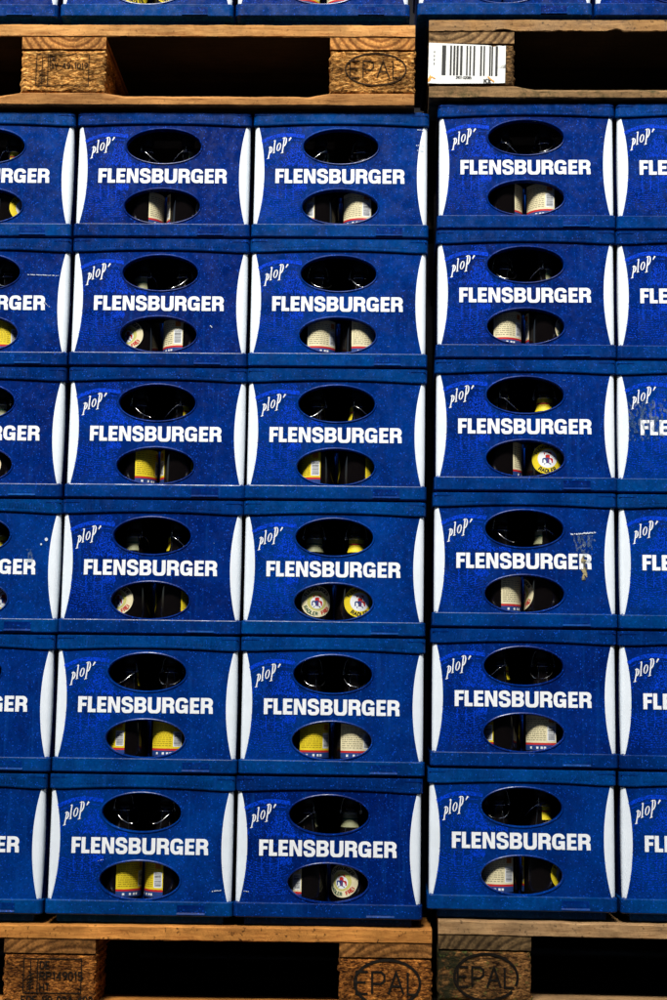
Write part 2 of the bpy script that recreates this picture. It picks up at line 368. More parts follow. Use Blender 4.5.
# ------------------------------------------------------------------ the bottle crate
P = .2223; CW = .2986; CD = .399; RC = .008
HX = CW/2; YF = -CD/2
E1, E2 = (.0, .730*P, .0635, .0300), (.0, .254*P, .0640, .0296)   # the two openings: cx, cz, rx, rz
NF = 24
def rr_loop(inset, zf, r=RC, nc=5):
    """rounded rectangle loop; zf(x, side) gives z. order: front left->right, right, back, left"""
    hx, hy = HX-inset, CD/2-inset; r = max(r-inset*.3, .001); L = []
    for i in range(NF+1):
        x = -hx+r+(2*hx-2*r)*i/NF; L.append((x, -hy, zf(x)))
    cs = [(hx-r, -hy+r, -90), (hx-r, hy-r, 0), (-hx+r, hy-r, 90), (-hx+r, -hy+r, 180)]
    for k, (cx, cy, a0) in enumerate(cs):
        for i in range(1 if k == 0 else 0, nc+1 if k < 3 else nc):
            a = R(a0+90*i/nc); x, y = cx+r*math.cos(a), cy+r*math.sin(a); L.append((x, y, zf(math.copysign(HX, x))))
    return L
def crate_body():
    mb = MB()
    arch = lambda x: .889*P+.017*P*max(0, 1-(x/.125)**2)
    C = lambda z: (lambda x: z)
    A = lambda d: (lambda x: arch(x)+d)
    loops = [rr_loop(.018, C(-.011)), rr_loop(.016, C(-.0095)), rr_loop(.016, C(.0015)), rr_loop(.0018, C(.0024)), rr_loop(.0004, C(.0036)), rr_loop(.0, C(.0045)),
             rr_loop(.0, C(.107*P)), rr_loop(.0004, C(.1115*P)), rr_loop(.0034, C(.1150*P)),
             rr_loop(.0034, A(0)), rr_loop(.0006, A(.0006)), rr_loop(.0, A(.0022)), rr_loop(.0, C(P-.0019)), rr_loop(.0003, C(P-.0016)), rr_loop(.002, C(P-.0012)),
             rr_loop(.006, C(P-.0012)), rr_loop(.0075, C(P-.004)), rr_loop(.010, C(P-.004)), rr_loop(.0105, C(P+.0045)), rr_loop(.0125, C(P+.0045)), rr_loop(.0130, C(P-.03))]
    n = len(loops[0]); vs = [v for L in loops for v in L]; fs = []; fm = []
    for a in range(len(loops)-1):
        for i in range(n):
            if a == 8 and i < NF: continue
            j = (i+1) % n; fs.append((a*n+i, a*n+j, (a+1)*n+j, (a+1)*n+i)); fm.append(0 if a == 8 else 1)
    mb.add(vs, fs); mb.m[-len(fm):] = fm
    # front panel with its two oval openings
    lo = [(x, z) for x, y, z in loops[8][:NF+1]]; hi = [(x, z) for x, y, z in loops[9][:NF+1]]
    NE = 56; yp = YF+.0034
    def ell(E, g): return [(E[0]+(E[2]+g)*math.cos(2*math.pi*i/NE), E[1]+(E[3]+g)*math.sin(2*math.pi*i/NE)) for i in range(NE)]
    pts, tr = tess(lo+hi[::-1], [ell(E1, .0032), ell(E2, .0032)])
    mb.add([(x, yp, z) for x, z in pts], tr)
    for E in (E1, E2):                                   # rolled lip and the short tunnel behind it
        prof = [(.0032, 0), (.0026, -.0009), (.0016, -.0014), (.0006, -.0012), (0, -.0003), (-.0004, .001), (-.0006, .004), (-.0004, .010), (.003, .0102)]
        rings = [[(x, yp+dy, z) for x, z in ell(E, g)] for g, dy in prof]
        fs = [(a*NE+i, (a+1)*NE+i, (a+1)*NE+(i+1) % NE, a*NE+(i+1) % NE) for a in range(len(prof)-1) for i in range(NE)]
        mb.add([v for r_ in rings for v in r_], fs)
    # inner skin of the front between/around the openings, floor
    pts, tr = tess([(-HX+.004, .03*P), (HX-.004, .03*P), (HX-.004, .95*P), (-HX+.004, .95*P)], [ell(E1, .0028), ell(E2, .0028)])
    mb.add([(x, yp+.0103, z) for x, z in pts], [t[::-1] for t in tr])
    mb.box(-HX+.005, HX-.005, YF+.006, -YF-.006, .002, .006)
    # fine vertical ribs on the upper rim
    for s in (-1, 1):
        for i in range(19):
            x = s*(.030+i*.0045); z0 = arch(x)+.007
            mb.box(x-.0007, x+.0007, YF-.0009, YF+.001, z0, P-.0075, 1)
    mb.box(-.147, -.120, YF-.0006, YF+.001, P-.0064, P-.0055); mb.box(.120, .147, YF-.0006, YF+.001, P-.0064, P-.0055)
    return mb
def corner_strip_data(side):
    """white strip: a slender lens that wraps round the front corner"""
    mb = MB(); off = .0004; hx, hy = HX-.0034+off, CD/2-.0034+off; r = RC; nr, nc = 30, 14; vs = []
    z0, z1 = .1165*P, .8865*P
    half = r*math.pi/4
    def per(s):                                            # s>0: along the front away from the corner; s<0: along the side
        if s > half: return (hx-r-(s-half), -hy)
        if s < -half: return (hx, -hy+r+(-s-half))
        a = R(-45)-s/r; return (hx-r+r*math.cos(a), -hy+r+r*math.sin(a))
    for i in range(nr+1):
        t = i/nr; u = 2*t-1; wd = .0046+.0108*(1-abs(u)**2.05); z = z0+(z1-z0)*t
        for j in range(nc+1):
            s = wd*(2*j/nc-1); x, y = per(s); sink = .00022 if j in (0, nc) or i in (0, nr) else 0
            vs.append((side*(x-sink*.5), y+sink, z))
    fs = []
    for i in range(nr):
        for j in range(nc):
            a = i*(nc+1)+j; f = (a, a+1, a+nc+2, a+nc+1); fs.append(f if side < 0 else f[::-1])
    mb.add(vs, fs); return mb
def emblem_data(y):
    """the pale harbour-and-ship print left of the openings: many small dashes"""
    rnd = random.Random(3); mb = MB(); L = -.15; k = [0]
    inside = lambda x, z: any(((x-E[0])/(E[2]+.0035))**2+((z-E[1])/(E[3]+.0035))**2 < 1 for E in (E1, E2))
    def dash(x, z, dx, dz, ang=0):
        if inside(x, z) or inside(x+dx, z) or inside(x-dx, z): return
        if .437*P-.002 < z < .553*P+.002 and x > -.1105: return
        k[0] += 1; yy = y-.00002*(k[0] % 9); c, s = math.cos(ang), math.sin(ang)
        mb.quad(*[(x+a*c-b*s, yy, z+a*s+b*c) for a, b in ((-dx, -dz), (dx, -dz), (dx, dz), (-dx, dz))])
    # two arcs over the slogan
    def arcband(pts, wd, keep):
        p = dens(smooth(pts, 2), .0016)
        for (a, b), (c, d) in zip(p, p[1:]):
            ang = math.atan2(d-b, c-a)
            for q in range(max(1, int(wd/.0010))):
                if rnd.random() < keep: dash((a+c)/2, (b+d)/2-wd*((q+.5)/max(1, int(wd/.0010))-.5), .0010, .00055, ang)
    arcband([(L+.014, .1690), (L+.028, .1765), (L+.045, .1820), (L+.062, .1832), (L+.088, .1800)], .0065, .93)
    arcband([(L+.016, .1615), (L+.028, .1680), (L+.045, .1735), (L+.062, .1745), (L+.084, .1725)], .0018, .7)
    def fill(x0, x1, z0, z1, n, mask=lambda u, v: True, s=.0009):
        for _ in range(n):
            u, v = rnd.random(), rnd.random()
            if mask(u, v): dash(L+x0+(x1-x0)*u, z0+(z1-z0)*v, s*rnd.uniform(.5, 1.1), s*rnd.uniform(.5, 1.2))
    fill(.058, .084, .186, .196, 46, s=.0007)
    fill(.050, .098, .128, .168, 520, lambda u, v: abs(u-.5) < .10+.42*(1-v)**.8)           # sails / tower narrowing upwards
    fill(.020, .055, .124, .150, 90, s=.0007)
    fill(.078, .128, .122, .132, 150, lambda u, v: True)
    for xx in (.044, .058, .071):                                                           # masts below the name
        for q in range(24): dash(L+xx+rnd.uniform(-.001, .001), .097-q*.0012, .0006, .0008)
    for q in range(14):                                                                    # waves: smile-shaped dashes
        z = .084-q*.0036; wv = .030+.0006*q
        for i in range(30):
            u = i/29*2-1
            if rnd.random() < .74: dash(L+.052+u*wv+rnd.uniform(-.0005, .0005), z+.009*u*u*(1-q/20)+rnd.uniform(-.0005, .0005), .00085, .00052, .5*u)
    fill(.016, .090, .029, .098, 300, s=.0006)
    fill(.074, .092, .084, .096, 110)
    fill(.012, .100, .105, .196, 130, s=.0005)
    fill(.208, .286, .030, .190, 260, s=.00045)
    return mb
def plate_data():
    mb = MB(); x0, x1, z0, z1 = .0610, .1055, .022*P, .090*P; y = YF
    mb.add([(x0, y-.0022, z0), (x1, y-.0022, z0), (x1, y-.0022, z0+.0008), (x0, y-.0022, z0+.0008), (x1, y-.0001, z0+.0034), (x0, y-.0001, z0+.0034), (x0, y+.001, z0), (x1, y+.001, z0)], [(0, 1, 2, 3), (3, 2, 4, 5), (6, 7, 1, 0)])
    mb.box(x0+.0011, x1-.0011, y-.0002, y+.001, z0+.0036, z1-.0009, 1); mb.box(x0, x1, y-.0003, y+.001, z1-.0008, z1)
    mb.box(x0, x0+.001, y-.0005, y+.001, z0+.0015, z1-.001); mb.box(x1-.001, x1, y-.0005, y+.001, z0+.0015, z1-.001)
    rnd = random.Random(5); x = x0+.004
    while x < x1-.005:
        ww = rnd.uniform(.0012, .0030); mb.box(x, x+ww, y-.0005, y+.001, z0+.0052, z0+.0052+rnd.uniform(.0035, .0055)); x += ww+rnd.uniform(.0008, .0022)
    return mb
crate0 = empty('bottle_crate')
crate_body().obj('body', [BLUE, RIM], crate0)
for s in (-1, 1): corner_strip_data(s).obj('corner_strip', STRIP, crate0, smooth=False)
ypan = YF+.0034
wordmark_data(-.15+.0399, -.15+.2585, .438*P, .1130*P, ypan-.0005).obj('wordmark', INK, crate0)
slogan_data(-.15, ypan-.0004).obj('slogan', INK, crate0)
emblem_data(ypan-.0002).obj('printed_emblem', EMB, crate0)
plate_data().obj('embossed_plate', [RIM, BLUE], crate0)
dv = MB()
for x in (-.0705, 0, .0705): dv.box(x-.0012, x+.0012, YF+.050, -YF-.008, .006, .088)
for y in (-.125, -.045, .035, .115): dv.box(-HX+.006, HX-.006, y-.0012, y+.0012, .006, .086)
dv.obj('divider', BLUE, crate0)
remember(crate0)

# ------------------------------------------------------------------ bottles
GLASS, ntg, bb = mat('brown_bottle_glass', (.004, .003, .003), .06, .35)
CERAM, _, _ = mat('grey_cap', (.030, .036, .032), .4, .3); WIRE, _, _ = mat('bright_wire', (.75, .75, .72), .22, .5, 1.0)
RUBBER, _, _ = mat('seal_red', (.06, .015, .01), .6)
def paper(name, c, var=.85):
    m, nt, b = mat(name, c, .55, .3); n = N(nt); v = n.mapped()
    a = n.ramp(n.noise(v, 45, 4), [(.35, tuple(x*var for x in c)), (.65, c)]); n.link(a, b.inputs['Base Color']); return m
YEL = paper('yellow_label', (.85, .66, .02)); CRE = paper('cream_label', (.84, .75, .46)); RED = paper('red_print', (.55, .02, .015)); BLK = paper('black_print', (.015, .015, .012))
BLU = paper('blue_print', (.015, .05, .20)); WHI = paper('white_label', (.85, .87, .86)); GRN = paper('green_print', (.02, .10, .05)); GRY = paper('grey_print', (.30, .26, .15)); LGY = paper('yellow_fine_print', (.40, .27, .01))
RB = .0325; LZ = .006
def wrap(pts, faces, r, zc, mb, m):
    mb.add([(r*math.sin(x/RB), -r*math.cos(x/RB), zc+z) for x, z in pts], faces, m)
def wgrid(x0, x1, z0, z1, r, mb, m, back=False):
    n = max(1, int(abs(x1-x0)/.003)); pts = [(x0+(x1-x0)*i/n, z0) for i in range(n+1)]+[(x0+(x1-x0)*i/n, z1) for i in range(n+1)]
    wrap(pts, [(i, i+1, n+2+i, n+1+i) for i in range(n)], r, 0, mb, m)
def back_label(mats_main, fine):
    mb = MB(); r = RB+.0003; hw = RB*R(48); rnd = random.Random(11)
    wgrid(-hw, hw, .0345, .0800, r, mb, 0)                              # paper
    wgrid(-hw, hw, .0312, .0345, r, mb, 1)                              # red line
    wgrid(-hw, hw, .0225, .0312, r, mb, 2)                              # blue foot
    wgrid(hw-.0155, hw-.0015, .0375, .0620, r+.0001, mb, 3)             # bar code patch
    z = .0395
    while z < .0600: t = rnd.uniform(.0005, .0013); wgrid(hw-.0140, hw-.0030, z, z+t, r+.0002, mb, 4); z += t+rnd.uniform(.0007, .0013)
    for k in range(11):                                                 # fine print
        z = .0385+k*.0033; x = -hw+.003
        lim = hw-.018 if z < .063 else hw-.004
        while x < lim-.002:
            t = rnd.uniform(.002, .006); wgrid(x, min(x+t, lim), z, z+.0011, r+.0002, mb, 5); x += t+rnd.uniform(.0008, .002)
    for x in (-.017, -.006, .001, .006): wgrid(x, x+.0035, .0250, .0285, r+.0002, mb, 3)
    wgrid(hw-.013, hw-.004, .0670, .0755, r+.0002, mb, 6)
    return mb.obj('back_label', [mats_main, RED, BLU, WHI, BLK, fine, ORA], None)
ORA = paper('orange_print', (.65, .18, .01))
def front_label(main, ring, c_under, c_free, free):
    mb = MB(); r = RB+.0003; zc = .052; rr_ = .0255
    def disc(rad, rx, m, dr, cz=0):
        n = 40; nx = 8
        for a in range(nx):
            for i in range(n):
                r0, r1 = rad*a/nx, rad*(a+1)/nx; t0, t1 = 2*math.pi*i/n, 2*math.pi*(i+1)/n
                q = [(r0*rx*math.cos(t0), r0*math.sin(t0)+cz), (r1*rx*math.cos(t0), r1*math.sin(t0)+cz), (r1*rx*math.cos(t1), r1*math.sin(t1)+cz), (r0*rx*math.cos(t1), r0*math.sin(t1)+cz)]
                if a == 0: q = q[1:]
                wrap(q, [tuple(range(len(q)))], r+dr, zc, mb, m)
    disc(rr_, 1.06, 0, 0); disc(rr_*.60, 1.06, 1, .0001); disc(rr_*.40, 1.06, 2, .0002, -.002)
    def ringtext(s, rad, a_mid, h, m, flip, gap=.24, th=.0013):
        wtot = text_width(s, h, gap); x = 0
        for ch in s:
            wd = SF[ch][0]*h
            for st in SF[ch][1]:
                st = dens([(a*h, b*h) for a, b in st], h*.35); q = []
                for a, b in st:
                    s_ = (x+a-wtot/2)
                    if flip: ang = R(a_mid)+s_/rad; rho = rad-b+h/2
                    else: ang = R(a_mid)-s_/rad; rho = rad+b-h/2
                    q.append((rho*1.06*math.cos(ang), rho*math.sin(ang)))
                v, f = ribbon(q, th); wrap(v, f, r+.0003+.00002*(hash(ch) % 3), zc, mb, m)
            x += wd+gap*h
    ringtext('FLENSBURGER', rr_*.80, 92, .0050, 3, False)
    if free: ringtext('RADLER', rr_*.80, 238, .0052, 4, True); ringtext('FREI', rr_*.80, 312, .0056, 5, True, th=.0015)
    else: ringtext('RADLER', rr_*.80, 270, .0058, 4, True, th=.0015)
    # small crest: red ball over a dark shield
    for (px, pz, w_, h_, m) in ((0, .0035, .0035, .0030, 5), (-.0045, -.003, .0042, .0040, 6), (.0045, -.003, .0042, .0040, 5), (0, -.003, .0026, .0045, 6), (0, .0085, .0060, .0022, 5), (0, -.0088, .0055, .0012, 6)):
        pts = [(px-w_, pz-h_), (px+w_, pz-h_), (px+w_, pz+h_*.6), (px+w_*.5, pz+h_), (px-w_*.5, pz+h_), (px-w_, pz+h_*.6)]
        wrap(pts, [tuple(range(6))], r+.0004, zc, mb, m)
    return mb.obj('front_label', [main, ring, WHI, BLK, c_under, RED, BLU], None)
def lathe(prof, n=36):
    vs = [(r*math.cos(2*math.pi*i/n), r*math.sin(2*math.pi*i/n), z) for r, z in prof for i in range(n)]
    return vs, [(a*n+i, a*n+(i+1) % n, (a+1)*n+(i+1) % n, (a+1)*n+i) for a in range(len(prof)-1) for i in range(n)]
def make_bottle(kind):
    root = empty('beer_bottle')
    mb = MB(); mb.add(*lathe([(.0, .0005), (.027, 0), (.0310, .003), (RB, .009), (RB, .083), (.0318, .091), (.0285, .101), (.0225, .113), (.0170, .1330), (.0142, .1430), (.0132, .1590), (.0150, .1605), (.0152, .1660), (.0125, .1675)]))
    mb.obj('glass_body', GLASS, root, smooth=True)
    mb = MB(); r = .0138
    n = 14
    for (za, zb, ra, rb, m) in ((.1350, .1435, .0172, .0145, 0), (.1435, .1590, .0145, .0136, 0), (.1470, .1495, .0144, .0142, 1)):
        a0, a1 = R(-70), R(70); d = .0003*(m*.5+1)
        pts = [((ra+d)*math.sin(a0+(a1-a0)*i/n), -(ra+d)*math.cos(a0+(a1-a0)*i/n), za) for i in range(n+1)]+[((rb+d)*math.sin(a0+(a1-a0)*i/n), -(rb+d)*math.cos(a0+(a1-a0)*i/n), zb) for i in range(n+1)]
        mb.add(pts, [(i, i+1, n+2+i, n+1+i) for i in range(n)], m)
    mb.obj('neck_label', [YEL if kind == 'yellow' else NECKC, RED if kind == 'yellow' else GRN], root, smooth=True)
    b = back_label(YEL, LGY) if kind == 'yellow' else back_label(CRE, GRY)
    b.parent = root; b.rotation_euler.z = math.pi
    f = front_label(YEL, WHI, BLK, RED, False) if kind == 'yellow' else front_label(CRE, YELG, GRN, RED, True)
    f.parent = root
    mb = MB(); mb.add(*lathe([(0, .1905), (.008, .1900), (.0105, .1870), (.0110, .1750), (.0100, .1695), (0, .1690)][::-1])); mb.obj('stopper', CERAM, root, smooth=True)
    mb = MB(); mb.add(*lathe([(.0095, .1650), (.0118, .1655), (.0122, .1680), (.0110, .1696), (.0, .1697)])); mb.obj('seal_ring', RUBBER, root, smooth=True)
    mb = MB(); wr = .0007
    ring = [(.0166*math.cos(R(a)), .0166*math.sin(R(a)), .1570) for a in range(0, 361, 15)]
    mb.add(*sweep(ring, wr))
    for s in (-1, 1):
        mb.add(*sweep([(s*.0166, 0, .1570), (s*.0185, -.001, .1590), (s*.0175, -.001, .1670), (s*.0150, 0, .1770), (s*.0105, 0, .1830), (0, 0, .1835)], wr))
        mb.add(*sweep([(s*.0190, -.0005, .1590), (s*.0215, .004, .1565), (s*.0195, .012, .1510), (s*.0160, .020, .1430), (s*.0100, .026, .1380), (0, .0275, .1365)], wr))
        mb.add(*sweep([(s*.0178+.0022*math.cos(R(a)), -.002, .1590+.0026*math.sin(R(a))) for a in range(0, 361, 40)], wr*.9))
    mb.obj('wire_bail', WIRE, root, smooth=True)
    remember(root); return root
NECKC = paper('olive_neck_label', (.30, .30, .16)); YELG = paper('pale_yellow_ring', (.62, .58, .16))
bot = {'Y': make_bottle('yellow'), 'C': make_bottle('cream')}

# ------------------------------------------------------------------ place the crates
def L_pos(x, z): return (x+.00166*z, 0, z+.00295*x)
def R_pos(x, z):
    x2 = x*math.cos(-.01543); return (x2+.00596+.0078*z+.9, x*math.sin(-.01543)-.00137+.00223*z, z+.02002-.00234*x2)
JIT = {(1,0):-.001,(2,1):-.0006,(3,1):.0004,(1,2):.0023,(3,2):.001,(4,2):-.0012,(1,3):.0011,(3,3):.0004,(0,3):.003,(1,4):.001,(2,4):.0005,(1,5):-.001,(2,5):-.0015,(3,5):-.0016,(4,5):.0008,(0,5):-.0027,(0,0):-.0027}
ORD = ['first', 'second', 'third', 'fourth', 'fifth', 'sixth']
COLN = {0: 'leftmost column', 1: 'second column', 2: 'third column', 3: 'fourth column', 4: 'rightmost column'}
# bottles seen through the lower openings: (type, face towards the camera, turn in degrees)
BOT = {
 (1,0): (('C','B',58),('C','B',-103)), (2,0): (('C','B',-65),('C','B',-17)), (3,0): (('C','B',84),('C','B',-18)),
 (1,1): (('C','F',-43),('C','B',-48)), (2,1): (('C','B',18),('C','B',26)), (3,1): (('C','B',21),('C','F',80)),
 (1,2): (('Y','B',39),('Y','B',-100)), (2,2): (('Y','B',-33),('Y','B',72)), (3,2): (('C','B',81),('Y','F',9)),
 (1,3): (('C','F',-47),('Y','B',65)), (2,3): (('C','F',12),('Y','F',13)), (3,3): (('C','B',49),('C','F',-78)),
 (1,4): (('Y','B',-57),('Y','B',-14)), (2,4): (('Y','B',16),('C','B',8)), (3,4): (('Y','B',-66),('C','B',-9)),
 (1,5): (('Y','B',32),('Y','B',-54)), (2,5): (('C','B',-63),('C','F',-26)), (3,5): (('C','B',0),('Y','F',73)),
 (0,0): (None,('Y','F',40)), (0,1): (None,('Y','B',-10)), (0,2): (None,('C','F',-48)), (0,3): (None,('Y','F',20)),
}
TOPB = {1: (('Y','F',15),('Y','F',-5)), 2: (('Y','B',10),('C','B',-15))}
def view(b):
    if b is None: return ''
    k, f, a = b; c = 'yellow' if k == 'Y' else 'cream'; seen = 'round' if f == 'F' else 'square'
    return c+' '+seen
used = {}; n_c = [0]
def place_crate(c, r, pos, rot, label):
    o = crate0 if n_c[0] == 0 else copy_tree(crate0)
    n_c[0] += 1; o.location = pos; o.rotation_euler = rot
    tag(o, label, 'crate', 'blue bottle crates stacked on the pallets'); return o
def place_bottle(spec, pos, rotz, label):
    k, f, a = spec
    if k not in used: used[k] = 1; o = bot[k]
    else: o = copy_tree(bot[k])
    o.location = pos; o.rotation_euler = (0, 0, math.atan2(CAM.x-pos[0], 2.43)+R(a)+(0 if f == 'F' else math.pi))
    tag(o, label, 'bottle', 'swing-top bottles inside the crates')
crates = {}
rj = random.Random(21)
def crate_with_bottles(c, r, pos, rotz, bl, where):
    a, b = (bl or (None, None))
    kinds = [k[0] for k in (a, b) if k]
    if c == 5: lab = f'blue crate beyond the right picture edge, {where}'
    elif c == -1: lab = f'blue crate beyond the left picture edge, {where}'
    elif c == 4: lab = f'blue crate cut by right picture edge, {where}'
    elif c == 0: lab = f'blue crate cut by left picture edge, {where}'
    elif kinds: 
        d = 'yellow labels' if all(k == 'Y' for k in kinds) else 'cream labels' if all(k == 'C' for k in kinds) else 'mixed labels'
        lab = f'blue crate with {d}, {where}, {COLN[c]}'
    else: lab = f'blue crate, {where}, {COLN[c]}'
    rot = (0, rj.uniform(-.0006, .0006), rotz+rj.uniform(-.002, .002))
    cr = place_crate(c, r, pos, rot, lab); crates[(c, r)] = cr
    for i, s in enumerate((a, b)):
        if s:
            side = ('left', 'right')[i]; x = (-.0352, .0352)[i]
            p = Vector(pos)+Matrix.Rotation(rotz, 3, 'Z') @ Vector((x, YF+.0150+RB, .0065))
            kd = {'Y': 'yellow', 'C': 'cream'}[s[0]]; fc = {'F': 'round front', 'B': 'back'}[s[1]]
            vis = f'{side} bottle, {kd} {fc} label' if abs(s[2]) < 60 else f'{side} bottle turned, {kd} label aside'
            place_bottle(s, p, rotz, f'{vis}, crate {where}, {COLN[c]}')
GX = .15
for r in range(6):
    z = (5-r)*P
    for c in range(-1, 6):
        where = f'{ORD[r]} row down'
        j = JIT.get((c, r), 0)
        if c < 3: p = L_pos(c*.3+GX+j, z); rz = 0; p = (p[0], p[1]+CD/2, p[2])
        else:
            rz = -.01543; q = R_pos((c-3)*.3+GX+j, z); d = Matrix.Rotation(rz, 3, 'Z') @ Vector((0, CD/2, 0)); p = (q[0]+d.x, q[1]+d.y, q[2])
        crate_with_bottles(c, r, p, rz, BOT.get((c, r)), where)
for c in range(-1, 6):
    x = c*.3024+GX-.0375 if c < 3 else .879+(c-3)*.302+.15
    z = 1.4990+.003*x if c < 3 else 1.5040
    crate_with_bottles(c, -1, (x, -.010+CD/2, z), 0 if c < 3 else -.004, TOPB.get(c), 'on upper pallet')

# scuffs and scratches of single crates
SCUFF, nts, bs = mat('pale_scuff', (.25, .30, .30), .7, .2)
ns = N(nts); vv = ns.mapped((1, 1, .35)); ns.link(ns.ramp(ns.noise(vv, 170, 5, .7), [(.36, (.02, .08, .20)), (.52, (.12, .20, .26)), (.70, (.42, .46, .44))]), bs.inputs['Base Color']); ns.link(ns.ramp(ns.noise(ns.mapped(), 320, 4, .7), [(.35, W3(.05)), (.65, W3(.55))]), bs.inputs['Alpha'])
SCR, _, _ = mat('white_scratch', (.62, .68, .74), .6, .2)
SCR2, _, _ = mat('faint_scratch', (.16, .24, .40), .6, .2)
RUSTY, ntr, br = mat('ochre_stain', (.35, .25, .10), .8, .1); nr_ = N(ntr); nr_.link(nr_.ramp(nr_.noise(nr_.mapped(), 150, 4), [(.4, (.05, .06, .07)), (.6, (.40, .33, .16))]), br.inputs['Base Color'])
def blotch(x0, x1, z0, z1, seed, keep=.55, step=.0022, shape=lambda u, v: 1):
    """ragged patch made of small cells kept by noise"""
    mb = MB(); nx, nz = max(1, int((x1-x0)/step)), max(1, int((z1-z0)/step))
    for i in range(nx):
        for j in range(nz):
            u, v = (i+.5)/nx, (j+.5)/nz
            if noise.noise(Vector((i*.35+seed, j*.18, seed)))*.5+.5 < 1-keep*shape(u, v): continue
            a, b = x0+i*step, z0+j*step; mb.quad((a, 0, b), (a+step, 0, b), (a+step, 0, b+step), (a, 0, b+step))
    return mb
def scuff(key, mb, m, name='scuff'):
    if mb.v: mb.obj(name, m, crates[key], (0, ypan-.0012, 0))
def line(x0, z0, x1, z1, wd, seed=0, gaps=.25):
    mb = MB(); rnd = random.Random(seed); n = max(3, int(abs(x1-x0)/.0015+abs(z1-z0)/.0015))
    for i in range(n):
        if rnd.random() < gaps: continue
        a, b = i/n, (i+1.05)/n; t = wd*rnd.uniform(.4, 1.2); jz = rnd.uniform(-.3, .3)*wd
        p0, p1 = (x0+(x1-x0)*a, z0+(z1-z0)*a+jz), (x0+(x1-x0)*b, z0+(z1-z0)*b+jz)
        v, f = ribbon([p0, p1], t); mb.add([(x, 0, z) for x, z in v], f)
    return mb
def pxy(c, X, Y, x0, w_, yb, h): return ((X-x0)/w_*.3-.15, (yb-Y)/h*P)
a = lambda X, Y: pxy(3, X, Y, 433, 185.4, 627, 137)
(x0, z0), (x1, z1) = a(575, 562), a(597, 533)
scuff((3,3), blotch(x0, x1, z0, z1, 4.2, .66, .0013, lambda u, v: .45+.55*v*(1-abs(u-.45)*1.2)), SCUFF)
scuff((3,3), line(*a(572,532), *a(597,530), .0022, 1, .1), SCR, 'scratch')
(x0, z0), (x1, z1) = a(582, 578), a(588, 553)
scuff((3,3), blotch(x0, x1, z0, z1, 9.1, .7, .0012, lambda u, v: 1-abs(u-.5)), RUSTY, 'stain')
a = lambda X, Y: pxy(4, X, Y, 617, 180, 490, 132)
(x0, z0), (x1, z1) = a(629, 438), a(675, 396)
scuff((4,2), blotch(x0, x1, z0, z1, 2.7, .42, .0013, lambda u, v: .75+.5*math.sin(3.1*v)), SCUFF)
a = lambda X, Y: pxy(0, X, Y, -105, 175, 365, 129)
scuff((0,1), line(*a(27,273), *a(58,274), .0010, 3, .1), SCR, 'scratch'); scuff((0,1), line(*a(45,301), *a(51,306), .0012, 5, .3), SCR, 'scratch')
a = lambda X, Y: pxy(0, X, Y, -125, 185, 633, 136)
mb = MB()
for X, Y, rr in ((44, 538, .0027), (39, 543, .0016)):
    cx, cz = a(X, Y); mb.add([(cx+rr*math.cos(t*.785), 0, cz+rr*1.1*math.sin(t*.785)) for t in range(8)], [tuple(range(8))])
scuff((0,3), mb, SCR, 'splash'); (x0, z0), (x1, z1) = a(24, 562), a(32, 548)
scuff((0,3), blotch(x0, x1, z0, z1, 1.7, .55, .0012), SCUFF)
a = lambda X, Y: pxy(1, X, Y, 47, 187.3, 915, 143.5)
scuff((1,5), line(*a(213,888), *a(222,887), .0014, 2, .1), SCR, 'scratch'); scuff((1,5), line(*a(98,860), *a(104,858), .0012, 8, .3), SCR, 'scratch')
a = lambda X, Y: pxy(2, X, Y, 234.3, 188, 918, 146)
scuff((2,5), line(*a(245,890), *a(250,891), .0010, 2, .1), SCR, 'scratch')
a = lambda X, Y: pxy(2, X, Y, 251.4, 175.8, 237, 124.5)
for Y, s in ((129, 1), (144.5, 2), (149.5, 3), (168.5, 4)): scuff((2,0), line(*a(414,Y), *a(421,Y+.5), .0012, s, .35), SCR, 'scratch')
a = lambda X, Y: pxy(1, X, Y, 70.5, 178.5, 365, 129)
scuff((1,1), line(*a(211,323), *a(213,325), .0014, 2, 0), SCR, 'scratch')

# small handling scratches, different on each crate
for (c_, r_), cr in crates.items():
    if not 0 <= c_ <= 4: continue
    q = random.Random(c_*31+r_*7+100); mb = MB()
    for _ in range(q.choice((0, 1, 2, 3))):
        x = q.uniform(-.125, .125); z = q.choice((q.uniform(.030, .045), q.uniform(.155, .190), q.uniform(.03, .19)))
        if any(((x-E[0])/(E[2]+.012))**2+((z-E[1])/(E[3]+.012))**2 < 1 for E in (E1, E2)): continue
        l_ = q.uniform(.001, .006); m2 = line(x, z, x+l_*q.choice((1, 1, .2)), z+l_*q.uniform(-.5, .5), q.uniform(.0004, .0010), q.random(), .2); mb.add(m2.v, m2.f)
    if r_ >= 0 and mb.v: mb.obj('scratch', SCR2, cr, (0, ypan-.0012, 0))

